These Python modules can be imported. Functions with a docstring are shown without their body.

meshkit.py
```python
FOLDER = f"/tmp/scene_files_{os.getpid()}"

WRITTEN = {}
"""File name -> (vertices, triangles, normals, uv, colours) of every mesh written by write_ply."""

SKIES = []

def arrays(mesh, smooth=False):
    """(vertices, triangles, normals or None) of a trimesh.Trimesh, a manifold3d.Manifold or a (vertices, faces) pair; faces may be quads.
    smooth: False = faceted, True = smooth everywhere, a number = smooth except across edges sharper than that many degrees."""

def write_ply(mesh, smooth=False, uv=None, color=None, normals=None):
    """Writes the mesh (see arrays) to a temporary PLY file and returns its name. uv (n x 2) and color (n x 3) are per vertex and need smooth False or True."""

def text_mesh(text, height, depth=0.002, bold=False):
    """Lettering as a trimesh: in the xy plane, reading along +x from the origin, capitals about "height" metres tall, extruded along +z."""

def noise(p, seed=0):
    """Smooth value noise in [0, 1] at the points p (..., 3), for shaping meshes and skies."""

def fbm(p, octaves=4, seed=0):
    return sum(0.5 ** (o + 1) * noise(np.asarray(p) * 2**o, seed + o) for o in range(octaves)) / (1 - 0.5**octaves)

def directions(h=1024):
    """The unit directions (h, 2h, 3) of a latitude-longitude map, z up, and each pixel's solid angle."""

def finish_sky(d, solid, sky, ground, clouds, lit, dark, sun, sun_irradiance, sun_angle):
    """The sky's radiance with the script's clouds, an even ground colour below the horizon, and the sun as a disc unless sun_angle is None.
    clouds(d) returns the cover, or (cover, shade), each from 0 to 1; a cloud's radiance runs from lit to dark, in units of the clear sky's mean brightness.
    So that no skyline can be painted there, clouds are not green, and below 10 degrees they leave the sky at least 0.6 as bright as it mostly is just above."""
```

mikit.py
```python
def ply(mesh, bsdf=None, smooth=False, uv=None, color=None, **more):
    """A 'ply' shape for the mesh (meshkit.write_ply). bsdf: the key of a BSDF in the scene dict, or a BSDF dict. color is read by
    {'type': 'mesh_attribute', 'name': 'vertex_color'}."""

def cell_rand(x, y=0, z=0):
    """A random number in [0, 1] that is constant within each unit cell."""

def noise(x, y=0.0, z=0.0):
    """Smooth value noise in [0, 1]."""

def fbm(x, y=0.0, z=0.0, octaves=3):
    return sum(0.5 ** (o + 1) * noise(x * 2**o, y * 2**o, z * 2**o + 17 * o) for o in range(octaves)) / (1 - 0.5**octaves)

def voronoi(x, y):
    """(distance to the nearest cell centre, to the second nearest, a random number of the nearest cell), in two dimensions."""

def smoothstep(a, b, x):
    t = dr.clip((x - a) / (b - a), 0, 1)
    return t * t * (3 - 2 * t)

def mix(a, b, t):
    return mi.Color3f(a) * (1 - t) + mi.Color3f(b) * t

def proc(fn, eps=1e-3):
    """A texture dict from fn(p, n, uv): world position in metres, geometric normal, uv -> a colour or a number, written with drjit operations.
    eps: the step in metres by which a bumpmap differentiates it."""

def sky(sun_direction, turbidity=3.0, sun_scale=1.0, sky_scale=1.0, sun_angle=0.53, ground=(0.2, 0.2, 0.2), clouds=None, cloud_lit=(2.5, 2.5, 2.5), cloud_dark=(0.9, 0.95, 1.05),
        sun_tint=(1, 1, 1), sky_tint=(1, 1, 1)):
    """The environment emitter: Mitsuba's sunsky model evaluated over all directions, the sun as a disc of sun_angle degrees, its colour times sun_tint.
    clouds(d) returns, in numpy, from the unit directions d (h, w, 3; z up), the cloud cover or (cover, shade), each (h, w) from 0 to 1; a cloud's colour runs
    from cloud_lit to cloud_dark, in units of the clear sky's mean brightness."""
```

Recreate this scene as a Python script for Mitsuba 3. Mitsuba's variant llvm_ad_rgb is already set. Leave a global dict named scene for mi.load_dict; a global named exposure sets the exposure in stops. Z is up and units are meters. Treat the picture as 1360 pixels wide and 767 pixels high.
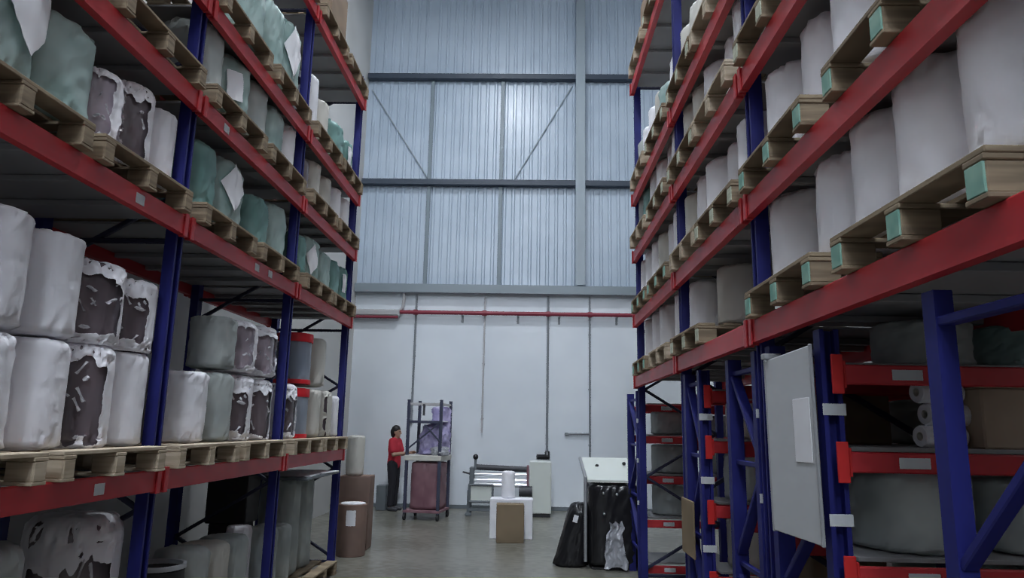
import math, random
import numpy as np, trimesh, manifold3d as mf
import mitsuba as mi, drjit as dr
import mikit, meshkit
from mikit import proc, fbm, noise, mix, smoothstep, voronoi, cell_rand
from shapely.geometry import Polygon

T = mi.ScalarTransform4f
scene, labels = {}, {}
PI = math.pi
rng = random.Random(7)

# ------------------------------------------------------------------ camera, light, exposure
F_PX, PITCH, YAW, ROLL, EYE = 947.9, .1906, -.0284, .0192, 1.74
_c, _s = math.cos(YAW), math.sin(YAW)
FWD = np.array([_s * math.cos(PITCH), _c * math.cos(PITCH), math.sin(PITCH)])
_r = np.array([_c, -_s, 0.0]); _u = np.cross(_r, FWD)
RIGHT, UP = _r * math.cos(ROLL) + _u * math.sin(ROLL), -_r * math.sin(ROLL) + _u * math.cos(ROLL)
scene['camera'] = {'type': 'perspective', 'fov_axis': 'x', 'fov': 2 * math.degrees(math.atan(680 / F_PX)), 'near_clip': .05, 'far_clip': 200.0,
                   'to_world': T().look_at(origin=[0, 0, EYE], target=(np.array([0, 0, EYE]) + FWD).tolist(), up=UP.tolist())}
exposure = 4.1
# high-bay lamps hang in one row over the aisle: (x, y, radiance)
LAMPS = [(-.7, 10.2, 36.0), (-.7, 5.2, 21.0), (-.7, 0.2, 15.0), (-.7, -4.8, 14.0)]
FILL_RADIANCE = 1.25      # radiance of an added, unseen fill panel high behind the camera
LAMP_Z, LAMP_R = 11.8, .24

# ------------------------------------------------------------------ helpers
def seen(p, margin=.25):
    d = np.asarray(p, float) - [0, 0, EYE]
    z = d @ FWD
    if z < .3: return False
    m = margin * F_PX / z
    x, y = 680 + F_PX * (d @ RIGHT) / z, 383.5 - F_PX * (d @ UP) / z
    return -m < x < 1360 + m and -m < y < 767 + m

def free(key):
    if key not in scene and key not in labels: return key
    n = 1
    while f'{key}_{n:03d}' in scene or f'{key}_{n:03d}' in labels: n += 1
    return f'{key}_{n:03d}'

_cnt = {}
def free_fast(key):
    n = _cnt.get(key, 0); _cnt[key] = n + 1
    return key if n == 0 else f'{key}_{n:03d}'

def thing(name, label, cat, group=None):
    key = free_fast(name)
    labels[key] = {'label': label, 'category': cat}
    if group: labels[key]['group'] = group
    return key

def part(parent, name, shape, tw=None, label=None):
    key = free_fast(parent + '__' + name)
    scene[key] = {**shape, 'to_world': tw} if tw is not None else dict(shape)
    if label: labels[key] = {'label': label}
    return key

def single(name, label, cat, shape, tw=None, group=None):
    key = thing(name, label, cat, group)
    scene[key] = {**shape, 'to_world': tw} if tw is not None else dict(shape)
    return key

def structure(name, shape):
    scene[name] = shape; labels[name] = {'kind': 'structure'}
    return name

def cbox(sx, sy, sz, ch=.006, at=(0, 0, 0)):
    ch = min(ch, .45 * min(sx, sy, sz)); p = []
    for i in (-1, 1):
        for j in (-1, 1):
            for k in (-1, 1):
                a, b, c = sx / 2, sy / 2, sz / 2
                p += [(i * (a - ch), j * (b - ch), k * c), (i * (a - ch), j * b, k * (c - ch)), (i * a, j * (b - ch), k * (c - ch))]
    m = trimesh.convex.convex_hull(np.array(p)); m.apply_translation(at)
    return m

def box(sx, sy, sz, at=(0, 0, 0)):
    m = trimesh.creation.box((sx, sy, sz)); m.apply_translation(at); return m

def cyl(p0, p1, r, n=16):
    return trimesh.creation.cylinder(radius=r, segment=[p0, p1], sections=n)

def bar(p0, p1, w, h):
    p0, p1 = np.array(p0, float), np.array(p1, float); d = p1 - p0; L = np.linalg.norm(d); d /= L
    a = np.cross(d, [0, 0, 1.0]) if abs(d[2]) < .95 else np.cross(d, [0, 1.0, 0]); a /= np.linalg.norm(a); b = np.cross(a, d)
    m = cbox(L, w, h, min(w, h) * .15); M = np.eye(4); M[:3, 0], M[:3, 1], M[:3, 2], M[:3, 3] = d, a, b, (p0 + p1) / 2
    m.apply_transform(M); return m

def tube(pts, r, n=12):
    ms = [cyl(pts[i], pts[i + 1], r, n) for i in range(len(pts) - 1)]
    for p in pts[1:-1]:
        s = trimesh.creation.icosphere(2, r); s.apply_translation(p); ms.append(s)
    return cat(ms)

def cat(ms): return trimesh.util.concatenate(ms)
def moved(m, p): m = m.copy(); m.apply_translation(p); return m
def lathe(prof, n=32): return trimesh.creation.revolve(np.array(prof, float), sections=n)
def P(mesh, bsdf, smooth=False): return mikit.ply(mesh, 'material_' + bsdf, smooth)

# ------------------------------------------------------------------ materials
def rgb(*v): return {'type': 'rgb', 'value': list(v)}
def mat(name, color, rough=.5, metal=0.0, spec=.5, coat=0.0, bump=None, bscale=.002):
    b = {'type': 'principled', 'base_color': color if isinstance(color, dict) else rgb(*color), 'roughness': rough, 'metallic': metal, 'specular': spec}
    if coat: b['clearcoat'] = coat; b['clearcoat_gloss'] = .9
    if bump is not None: b = {'type': 'bumpmap', 'nested_texture': bump, 'scale': bscale, 'nested_bsdf': b}
    scene['material_' + name] = {'type': 'twosided', 'bsdf': b}
    return name

def var(c0, c1, s, o=3, sz=None):
    sz = s if sz is None else sz
    return proc(lambda p, n, uv: mix(c0, c1, smoothstep(.3, .7, fbm(p.x * s, p.y * s, p.z * sz, octaves=o))))

mat('white_wrap', var((.75, .76, .80), (.86, .86, .90), 3.0, 3), .5, bump=proc(lambda p, n, uv: fbm(p.x * 16, p.y * 16, p.z * 16, octaves=3), .004), bscale=.008)
mat('film_dark', var((.085, .07, .08), (.17, .14, .155), 6, 2, 2), .16, coat=.6)
mat('film_lilac', var((.30, .26, .30), (.46, .40, .45), 5, 3), .22, coat=.5)
mat('shred_glint', (.60, .60, .63), .25, coat=.6)  # white puts the glints of crumpled clear film into the colour
mat('green_wrap', var((.25, .37, .35), (.36, .47, .45), 4, 3), .55)
mat('green_dark', var((.11, .23, .21), (.17, .31, .29), 4, 3), .5)
mat('grey_cloth', var((.33, .37, .365), (.44, .48, .465), 4, 3), .6)
mat('cream_wrap', var((.47, .46, .42), (.58, .57, .52), 3, 3), .5)
mat('paper', (.74, .75, .78), .6)
def woodfn(a, b):
    return proc(lambda p, n, uv: mix(a, b, smoothstep(.25, .75, fbm(p.x * 3 + p.y * 5, p.y * 3, p.z * 40, octaves=3))))
mat('wood_pale', woodfn((.32, .26, .18), (.46, .39, .29)), .75)
mat('wood', woodfn((.17, .13, .085), (.28, .22, .145)), .8)
mat('wood_greenish', woodfn((.34, .37, .28), (.46, .48, .38)), .75)
mat('green_paint', var((.15, .32, .26), (.25, .42, .34), 14, 2), .6)
mat('beam_red', var((.42, .025, .032), (.50, .036, .043), 2.5, 3), .4, spec=.5)
mat('hook_red', (.50, .022, .022), .4)
mat('post_blue', var((.011, .013, .115), (.016, .019, .15), 3, 2), .5, spec=.3)
mat('brace_navy', (.014, .016, .045), .5)
mat('galvanised', (.42, .44, .46), .45, .6)
mat('steel_dark', (.05, .052, .06), .5)
mat('deck_steel', (.26, .265, .27), .5)
mat('tag_white', (.50, .52, .54), .5)
mat('wall_white', var((.64, .685, .735), (.70, .745, .79), .8, 3), .6)
mat('cladding', var((.34, .41, .49), (.39, .46, .54), .9, 3), .32, spec=.5)
mat('girt_blue', (.022, .036, .058), .5)
mat('sag_grey', (.15, .19, .22), .45)
mat('steel_grey', (.25, .30, .34), .4)
mat('flash_grey', (.20, .24, .27), .45)
mat('side_wall', var((.42, .42, .41), (.48, .48, .47), .8, 2), .6)
mat('roof_sheet', (.62, .63, .64), .6)
mat('floor_concrete', proc(lambda p, n, uv: mix((.115, .112, .092), (.17, .166, .142), smoothstep(.25, .75, fbm(p.x * .9, p.y * .9, 0, octaves=4) * .7 + .3 * noise(p.x * 14, p.y * 14)))),
    .3, spec=.5)
mat('carton', var((.17, .12, .08), (.22, .155, .105), 4, 3), .8)
mat('carton_pale', var((.34, .26, .19), (.42, .33, .25), 4, 3), .8)
mat('kraft', var((.16, .105, .085), (.20, .13, .105), 3, 3), .7)
mat('tan_board', var((.17, .128, .08), (.22, .165, .105), 3, 2), .8)
mat('black_plastic', (.012, .012, .014), .25)
mat('black_matt', (.018, .018, .02), .55)
mat('chrome', (.75, .76, .78), .14, 1.0)
mat('clear_film', (.34, .35, .38), .12, coat=1.0)
mat('machine_white', (.62, .66, .62), .4)
mat('machine_grey', (.13, .15, .165), .45)
mat('skin', (.42, .25, .18), .55)
mat('hair_black', (.012, .01, .01), .5)
mat('shirt_red', (.48, .025, .045), .8)
mat('trouser_black', (.014, .014, .02), .8)
mat('cap_red', (.62, .02, .03), .5)
mat('roll_slate', var((.20, .24, .30), (.27, .31, .37), 3, 2), .4)
mat('purple_film', var((.28, .25, .45), (.42, .38, .58), 7, 3), .2, coat=.5)
mat('maroon', var((.16, .075, .095), (.24, .13, .15), 3, 3), .4)
mat('pipe_red', (.22, .025, .045), .45)
mat('pipe_grey', (.20, .22, .24), .4)
mat('duct_grey', (.42, .42, .43), .5)
mat('cart_blue', (.045, .05, .085), .4)
mat('lamp_metal', (.5, .5, .52), .3, .8)

# ------------------------------------------------------------------ the room
XW_L, XW_R, YW, ZR, YF = -4.0, 4.0, 15.88, 13.0, -9.0
structure('floor', P(box(XW_R - XW_L + .4, YW - YF + .4, .2, ((XW_L + XW_R) / 2, (YW + YF) / 2, -.1)), 'floor_concrete'))
structure('ceiling', P(box(XW_R - XW_L + .4, YW - YF + .4, .1, ((XW_L + XW_R) / 2, (YW + YF) / 2, ZR + .05)), 'roof_sheet'))
structure('wall_left', P(box(.2, YW - YF + .4, ZR, (XW_L - .1, (YW + YF) / 2, ZR / 2)), 'side_wall'))
structure('wall_right', P(box(.2, YW - YF + .4, ZR, (XW_R + .1, (YW + YF) / 2, ZR / 2)), 'side_wall'))
structure('wall_front', P(box(XW_R - XW_L, .2, ZR, ((XW_L + XW_R) / 2, YF - .1, ZR / 2)), 'side_wall'))
q = P(cbox(3.6, .04, 3.4, .004, (-.6, YF + .03, 10.2)), 'paper'); q['emitter'] = {'type': 'area', 'radiance': rgb(FILL_RADIANCE * .90, FILL_RADIANCE * .99, FILL_RADIANCE * 1.12)}
structure('added_light_panel_1', q)  # glowing panel added out of view to fill light from behind
structure('wall_back', P(box(XW_R - XW_L, .3, 4.7, ((XW_L + XW_R) / 2, YW + .15, 2.35)), 'wall_white'))
structure('baseboard_back', P(cbox(XW_R - XW_L - .01, .02, .08, .004, ((XW_L + XW_R) / 2, YW - .011, .04)), 'machine_grey'))

def cladding(x0, x1, z0, z1):
    pitch, d = .2, .026; xs = [x0]; ys = [0]
    n = int(math.floor((x1 - x0) / pitch)); off = (x1 - x0 - n * pitch) / 2
    for i in range(n):
        b = x0 + off + i * pitch
        for t, y in ((.03, 0), (.055, -d), (.095, -d), (.12, 0)):
            xs.append(b + t); ys.append(y)
    xs.append(x1); ys.append(0)
    a = np.array([[x, YW + y, z0] for x, y in zip(xs, ys)]); b = a + [0, 0, z1 - z0]
    k = len(xs); v = np.vstack([a, b, a + [0, .04, 0], b + [0, .04, 0]])
    i = np.arange(k - 1)
    f = np.vstack([np.stack([i, i + 1, i + 1 + k], 1), np.stack([i, i + 1 + k, i + k], 1), np.stack([2 * k + i, 2 * k + i + 1 + k, 2 * k + i + 1], 1), np.stack([2 * k + i, 2 * k + i + k, 2 * k + i + 1 + k], 1)])
    return trimesh.Trimesh(v, f, process=False)
for x0, x1 in ((-4.0, -2.43), (-2.43, -.755), (-.755, 1.08), (1.08, 3.1), (3.1, 4.0)):
    for z0, z1 in ((4.72, 7.27), (7.27, 9.91), (9.91, ZR)):
        part('wall_back', 'cladding_panel', P(cladding(x0, x1, z0, z1), 'cladding'))
for x in (-2.43, -.755, 3.1):
    for z0, z1 in ((4.86, 7.2), (7.34, 9.84)):
        part('wall_back', 'sag_post', P(cbox(.085, .05, z1 - z0, .006, (x, YW - .065, (z0 + z1) / 2)), 'sag_grey'))
for xa, xb in ((-3.98, .97), (1.19, 3.98)):
    for z in (7.27, 9.91):
        g = cat([cbox(xb - xa, .16, .014, .003, ((xa + xb) / 2, YW - .12, z + .058)), cbox(xb - xa, .014, .13, .003, ((xa + xb) / 2, YW - .195, z)),
                 cbox(xb - xa, .16, .014, .003, ((xa + xb) / 2, YW - .12, z - .058))])
        part('wall_back', 'girt', P(g, 'girt_blue'), label='dark blue-grey horizontal girt')
fl = cat([cbox(XW_R - XW_L - .02, .2, .02, .004, ((XW_L + XW_R) / 2, YW - .1, 4.85)), cbox(XW_R - XW_L - .02, .02, .19, .004, ((XW_L + XW_R) / 2, YW - .2, 4.755))])
part('wall_back', 'ledge_flashing', P(fl, 'flash_grey'), label='grey ledge between white wall and cladding')
col = cat([cbox(.22, .014, ZR - 4.87, .003, (1.08, YW - .24, (ZR + 4.87) / 2)), cbox(.014, .2, ZR - 4.87, .003, (1.08, YW - .14, (ZR + 4.87) / 2))])
part('wall_back', 'column', P(col, 'steel_grey'), label='grey steel column')
for a, b in (((-3.9, 9.62), (-2.44, 7.36)), ((.9, 9.75), (-.45, 7.38))):
    part('wall_back', 'brace_rod', P(cyl((a[0], YW - .04, a[1]), (b[0], YW - .04, b[1]), .016, 10), 'steel_grey'))

# roof trusses and lamps
for i, (x, y, e) in enumerate(LAMPS):
    k = thing('high_bay_lamp', 'round high-bay lamp over the aisle, ' + ('nearest the back wall', 'second from the back wall', 'third from the back wall', 'farthest from the back wall')[i], 'lamp', 'high-bay lamps over the aisle')
    part(k, 'reflector', P(lathe([(.09, .3), (.10, .3), (.28, 0), (.27, 0), (.085, .28)], 36), 'lamp_metal', 40), T().translate([x, y, LAMP_Z]))
    part(k, 'ballast', P(moved(lathe([(0, 0), (.1, 0), (.11, .02), (.11, .2), (.09, .24), (0, .24)], 24), (x, y, LAMP_Z + .29)), 'lamp_metal', 40))
    part(k, 'hanger', P(cyl((x, y, LAMP_Z + .52), (x, y, ZR), .012, 8), 'steel_dark'))
    d = trimesh.creation.cylinder(radius=LAMP_R, height=.012, sections=36); d.apply_translation((x, y, LAMP_Z + .012))
    q = P(d, 'lamp_metal'); q['emitter'] = {'type': 'area', 'radiance': rgb(e * .93, e * .99, e * 1.06)}
    part(k, 'diffuser', q)

# ------------------------------------------------------------------ wall pipes
k = thing('sprinkler_pipe', 'long red horizontal pipe across the white wall', 'pipe')
part(k, 'tube', P(cyl((-2.95, YW - .135, 4.22), (3.98, YW - .135, 4.22), .045), 'pipe_red', 40))
for x in (-1.55, -.3, .62, 1.9, 3.2):
    part(k, 'bracket', P(cat([cbox(.05, .115, .02, .003, (x, YW - .06, 4.165)), cbox(.05, .02, .16, .003, (x, YW - .011, 4.09))]), 'pipe_grey'))
for x in (-2.6, -1.05, .37, 1.3):
    part(k, 'coupling', P(cyl((x - .05, YW - .135, 4.22), (x + .05, YW - .135, 4.22), .06), 'pipe_red', 40))
k = thing('cable_duct', 'thick grey duct along the white wall left of the red pipe', 'duct')
part(k, 'trough', P(cbox(1.05, .16, .15, .03, (-3.47, YW - .1, 4.2)), 'duct_grey'))
part(k, 'lip', P(cyl((-3.98, YW - .15, 4.10), (-2.99, YW - .15, 4.10), .03), 'pipe_red', 40), label='red pipe along the duct')
part(k, 'elbow', P(tube([(-2.98, YW - .1, 4.24), (-2.9, YW - .1, 4.32), (-2.88, YW - .1, 4.5), (-2.88, YW - .1, 4.65)], .035), 'duct_grey', 40))
def wall_pipe(name, label, x, z0, z1, r, m, stub=None, foot=None):
    k = thing(name, label, 'pipe', None)
    part(k, 'tube', P(cyl((x, YW - .045, z0), (x, YW - .045, z1), r), m, 40))
    for z in np.arange(z0 + .3, min(z1, 4.0), 1.2):
        part(k, 'clip', P(cbox(.06, .05, .03, .004, (x, YW - .026, z)), 'pipe_grey'))
    return k
wall_pipe('wall_pipe', 'thin grey vertical pipe behind the tall cart, leftmost of four', -2.6, 1.75, 4.64, .024, 'pipe_grey')
wall_pipe('wall_pipe', 'pale thin vertical pipe ending above the slitting machine', -1.05, 1.6, 4.64, .02, 'duct_grey')
k = wall_pipe('wall_pipe', 'dark vertical pipe coming down to a black elbow above the white cabinet', .37, 1.2, 4.64, .026, 'pipe_grey')
part(k, 'elbow', P(tube([(.38, YW - .1, 1.22), (.38, YW - .16, 1.12), (.15, YW - .2, 1.12)], .055), 'black_plastic', 40), label='black elbow')
k = wall_pipe('wall_pipe', 'thin dark vertical pipe with a side stub, rightmost of four', 1.3, 1.08, 4.64, .022, 'pipe_grey')
part(k, 'side_stub', P(cyl((.79, YW - .05, 1.61), (1.28, YW - .05, 1.62), .022), 'pipe_grey', 40), label='short horizontal stub')
part(k, 'valve', P(cbox(.09, .07, .06, .01, (.8, YW - .05, 1.61)), 'pipe_grey'))

# ------------------------------------------------------------------ pallet racks
XL, XR, DEPTH = -2.31, 1.265, 1.0
L_POST = [.1, 2.3, 4.5, 6.76, 8.94]; R_POST = [-3.95, -1.29, 1.37, 4.03, 6.1, 8.57]
L_LEV = [1.377, 2.995, 3.867, 4.605, 5.945]; R_LEV = [2.286, 3.01, 3.80, 4.52, 6.0]
BH = .125
def post_mesh(h, w=.095, d=.075, t=.012):
    p = Polygon([(-w / 2, -d / 2), (-w / 2, d / 2), (-w / 2 + .02, d / 2), (-w / 2 + .02, d / 2 - t), (-w / 2 + t, d / 2 - t), (-w / 2 + t, -d / 2 + t), (w / 2 - t, -d / 2 + t), (w / 2 - t, d / 2 - t), (w / 2 - .02, d / 2 - t), (w / 2 - .02, d / 2), (w / 2, d / 2), (w / 2, -d / 2)])
    m = trimesh.creation.extrude_polygon(p, h, engine='earcut')
    return m
def beam_mesh(L):
    # stepped box beam along y, front face at -x side in local, 0..L
    p = Polygon([(-.025, -BH / 2), (.025, -BH / 2), (.025, BH / 2 - .03), (.008, BH / 2 - .03), (.008, BH / 2), (-.019, BH / 2), (-.025, BH / 2 - .006)])
    m = trimesh.creation.extrude_polygon(p, L, engine='earcut')       # x, z profile extruded along +z -> turn to y
    m.apply_transform(np.array([[1, 0, 0, 0], [0, 0, 1, 0], [0, 1, 0, 0], [0, 0, 0, 1]], float)); m.invert()
    return m
def rack(side, label, posts, levels, top, xf, sgn):
    # sgn: +1 when the depth runs to +x
    k = thing('pallet_rack', label, 'rack')
    xr = xf + sgn * DEPTH
    pm = P(post_mesh(top), 'post_blue'); foot = P(cbox(.14, .13, .012, .003), 'post_blue')
    for y in posts:
        for x, a in ((xf + sgn * .05, 0 if sgn > 0 else 180), (xr - sgn * .05, 180 if sgn > 0 else 0)):
            part(k, 'upright_post', pm, T().translate([x, y, .012]).rotate([0, 0, 1], a + 90))
            part(k, 'foot_plate', foot, T().translate([x, y, .006]))
        x0, x1 = xf + sgn * .085, xr - sgn * .085
        z = .2
        while z + 1.0 < top:
            part(k, 'brace', P(bar((x0, y, z), (x1, y, z + .5), .035, .03), 'brace_navy'))
            part(k, 'brace', P(bar((x1, y, z + .5), (x0, y, z + 1.0), .035, .03), 'brace_navy'))
            z += 1.0
        for z in (.12, L_LEV[1] - .1, top - .35):
            part(k, 'brace', P(bar((x0, y, z), (x1, y, z), .035, .03), 'brace_navy'))
    hook = P(cat([cbox(.010, .05, BH + .03, .003), cbox(.05, .012, BH + .03, .003, (.02, 0, 0))]), 'beam_red')
    for y0, y1 in zip(posts[:-1], posts[1:]):
        bm = P(beam_mesh(y1 - y0 - .03), 'beam_red')
        for z in levels:
            for x, s in ((xf - sgn * .012, sgn), (xr + sgn * .012, -sgn)):
                tw = T().translate([x, y0 + .015, z])
                if s < 0: tw = T().translate([x, y1 - .015, z]).rotate([0, 0, 1], 180)
                part(k, 'beam', bm, tw)
                for yy in (y0 + .045, y1 - .045):
                    part(k, 'beam_hook', hook, T().translate([x - s * .031, yy, z]).rotate([0, 0, 1], 0 if s > 0 else 180))
            part(k, 'added_shelf_panel', P(cbox(DEPTH + .02, y1 - y0 - .12, .016, .002, ((xf + xr) / 2, (y0 + y1) / 2, z + BH / 2 - .021)), 'deck_steel'))  # sheet added to stop light falling through between the pallets
            for yy in np.linspace(y0 + .45, y1 - .45, 4):
                part(k, 'support_bar', P(cbox(DEPTH - .05, .05, .035, .004, ((xf + xr) / 2, yy, z + BH / 2 - .03 - .019)), 'deck_steel'))
    return k
rk_l = rack('L', 'tall red and blue pallet rack along the left side of the aisle', L_POST, L_LEV, 6.35, XL, -1)
rk_r = rack('R', 'tall red and blue pallet rack along the right side of the aisle', R_POST, R_LEV, 6.4, XR, 1)
for (y, z) in ((3.85, 1.375), (3.9, 2.99), (5.7, 2.99), (6.0, 3.0), (4.9, 3.86)):
    part(rk_l, 'beam_sticker', P(cbox(.003, .09, .06, .001, (XL + .0395, y, z)), 'tag_white'), label='small pale sticker')

# ------------------------------------------------------------------ pallets
PW, PD, PH = .96, 1.05, .145
def pallet_parts(wood, end):
    """Boards run along the aisle; nine blocks, the three at the aisle with sawn or painted ends."""
    parts = []
    for i in range(6):
        x = -PD / 2 + .065 + i * (PD - .13) / 5
        parts.append(('deck_board', P(cbox(.125, PW, .02, .003, (x, 0, PH - .01)), wood)))
    for j in (-1, 0, 1):
        y = j * (PW / 2 - .05)
        parts.append(('stringer_board', P(cbox(PD, .095, .018, .003, (0, y, PH - .0295)), wood)))
        parts.append(('skid_board', P(cbox(PD, .10, .016, .003, (0, y, .008)), wood)))
        for q in (-1, 0, 1):
            parts.append(('block', P(cbox(.13, .085, PH - .055, .004, (q * (PD / 2 - .072), y, .016 + (PH - .055) / 2)), wood)))
        parts.append(('block_end', P(cbox(.008, .08, PH - .058, .002, (PD / 2 - .004, y, .016 + (PH - .055) / 2)), end)))
    return parts
_pal = {'pale': pallet_parts('wood_pale', 'wood_pale'), 'plain': pallet_parts('wood', 'wood'), 'green': pallet_parts('wood', 'green_paint'), 'greenish': pallet_parts('wood', 'wood_greenish')}

ORD = ['nearest the camera', 'second from the camera', 'third from the camera', 'fourth from the camera', 'fifth from the camera', 'sixth from the camera', 'seventh from the camera', 'eighth from the camera', 'ninth from the camera', 'tenth from the camera',
       'eleventh from the camera', 'twelfth from the camera', 'thirteenth from the camera', 'fourteenth from the camera', 'fifteenth from the camera', 'sixteenth from the camera', 'seventeenth from the camera', 'eighteenth from the camera', 'nineteenth from the camera', 'twentieth from the camera']
LEVN = ['lowest', 'second', 'third', 'fourth', 'top']
def pallets(side, lev, ys, kinds, force=False):
    xf, sgn, lv = (XL, -1, L_LEV) if side == 'left' else (XR, 1, R_LEV)
    z = lv[lev] + BH / 2; n = 0
    for i, y in enumerate(ys):
        x = xf + sgn * (PD / 2 - .09)
        if not force and not (seen((xf, y, z)) or seen((xf, y + PW / 2, z)) or seen((xf, y - PW / 2, z))): continue
        kind = kinds[i % len(kinds)]
        k = thing('pallet', f"{'green-ended' if kind == 'green' else 'plain'} wooden pallet, {LEVN[lev]} shelf of {side} rack, {ORD[n]}", 'pallet', f'pallets on the {side} rack')
        n += 1
        tw = T().translate([x, y + rng.uniform(-.012, .012), z]).rotate([0, 0, 1], (0 if sgn < 0 else 180) + rng.uniform(-1, 1))
        for nm, s in _pal[kind]: part(k, nm, s, tw)
LP = [2.86, 3.94, 5.08, 6.16, 7.34, 8.38]
RP = [2.29, 3.46, 4.58, 5.55, 6.72, 7.88]
for lv in range(5):
    pallets('left', lv, LP, ['plain'] if lv else ['pale'])
    pallets('right', lv, RP if lv else RP[:2] + RP[3:], ['greenish', 'greenish', 'pale'] if lv > 1 else ['green', 'green', 'greenish', 'pale'])

# ------------------------------------------------------------------ the goods on the pallets
def surf(r, h, seed, sq=2.0, crush=.012, fold=.004, wx=1.0, wy=1.0, round_=.036, dent=1.0):
    """A wrapped upright body: (theta, t) -> points; t runs 0..1 from the base centre over the side to the top centre."""
    cx = np.array([0, r * .6, r - round_ * .4, r, r, r, r - round_ * .35, r - round_, r * .55, 0.0])
    cz = np.array([0, 0, 0, .02, h * .5, h - round_, h - round_ * .3, h, h + .004, h + .006])
    s = np.concatenate([[0], np.cumsum(np.hypot(np.diff(cx), np.diff(cz)))]); s /= s[-1]
    def f(th, t, out=0.0):
        rr, zz = np.interp(t, s, cx), np.interp(t, s, cz)
        c, sn = np.cos(th), np.sin(th)
        k = (np.abs(c) ** sq + np.abs(sn) ** sq) ** (-1 / sq)
        edge = np.clip(np.maximum(1 - zz / .12, 1 - (h - zz) / .12), 0, 1)
        q = np.stack([c * 5, sn * 5, zz * 9 + seed * 7.3], -1)
        n1 = meshkit.fbm(q * 1.3, 4, seed) - .5
        pl = meshkit.noise(np.stack([c * 11, sn * 11, zz * 2.5 + seed], -1), seed + 5) - .5
        sharp = np.abs(meshkit.noise(q * 1.9, seed + 9) - .5)
        R = rr * k + (rr > r * .5) * ((fold + crush * edge) * 2.2 * n1 * dent + (.004 + .014 * edge) * pl * dent - .022 * np.clip(edge * 1.4, 0, 1) * np.exp(-(sharp / .05) ** 2)) + out * (rr > r * .3)
        z = zz + edge * .012 * n1 * (zz > .02) + out * (rr < r * .8) * (zz > h / 2)
        return np.stack([R * c * wx, R * sn * wy, np.maximum(z, 0)], -1)
    f.side = (s[3], s[5])
    return f
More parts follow.
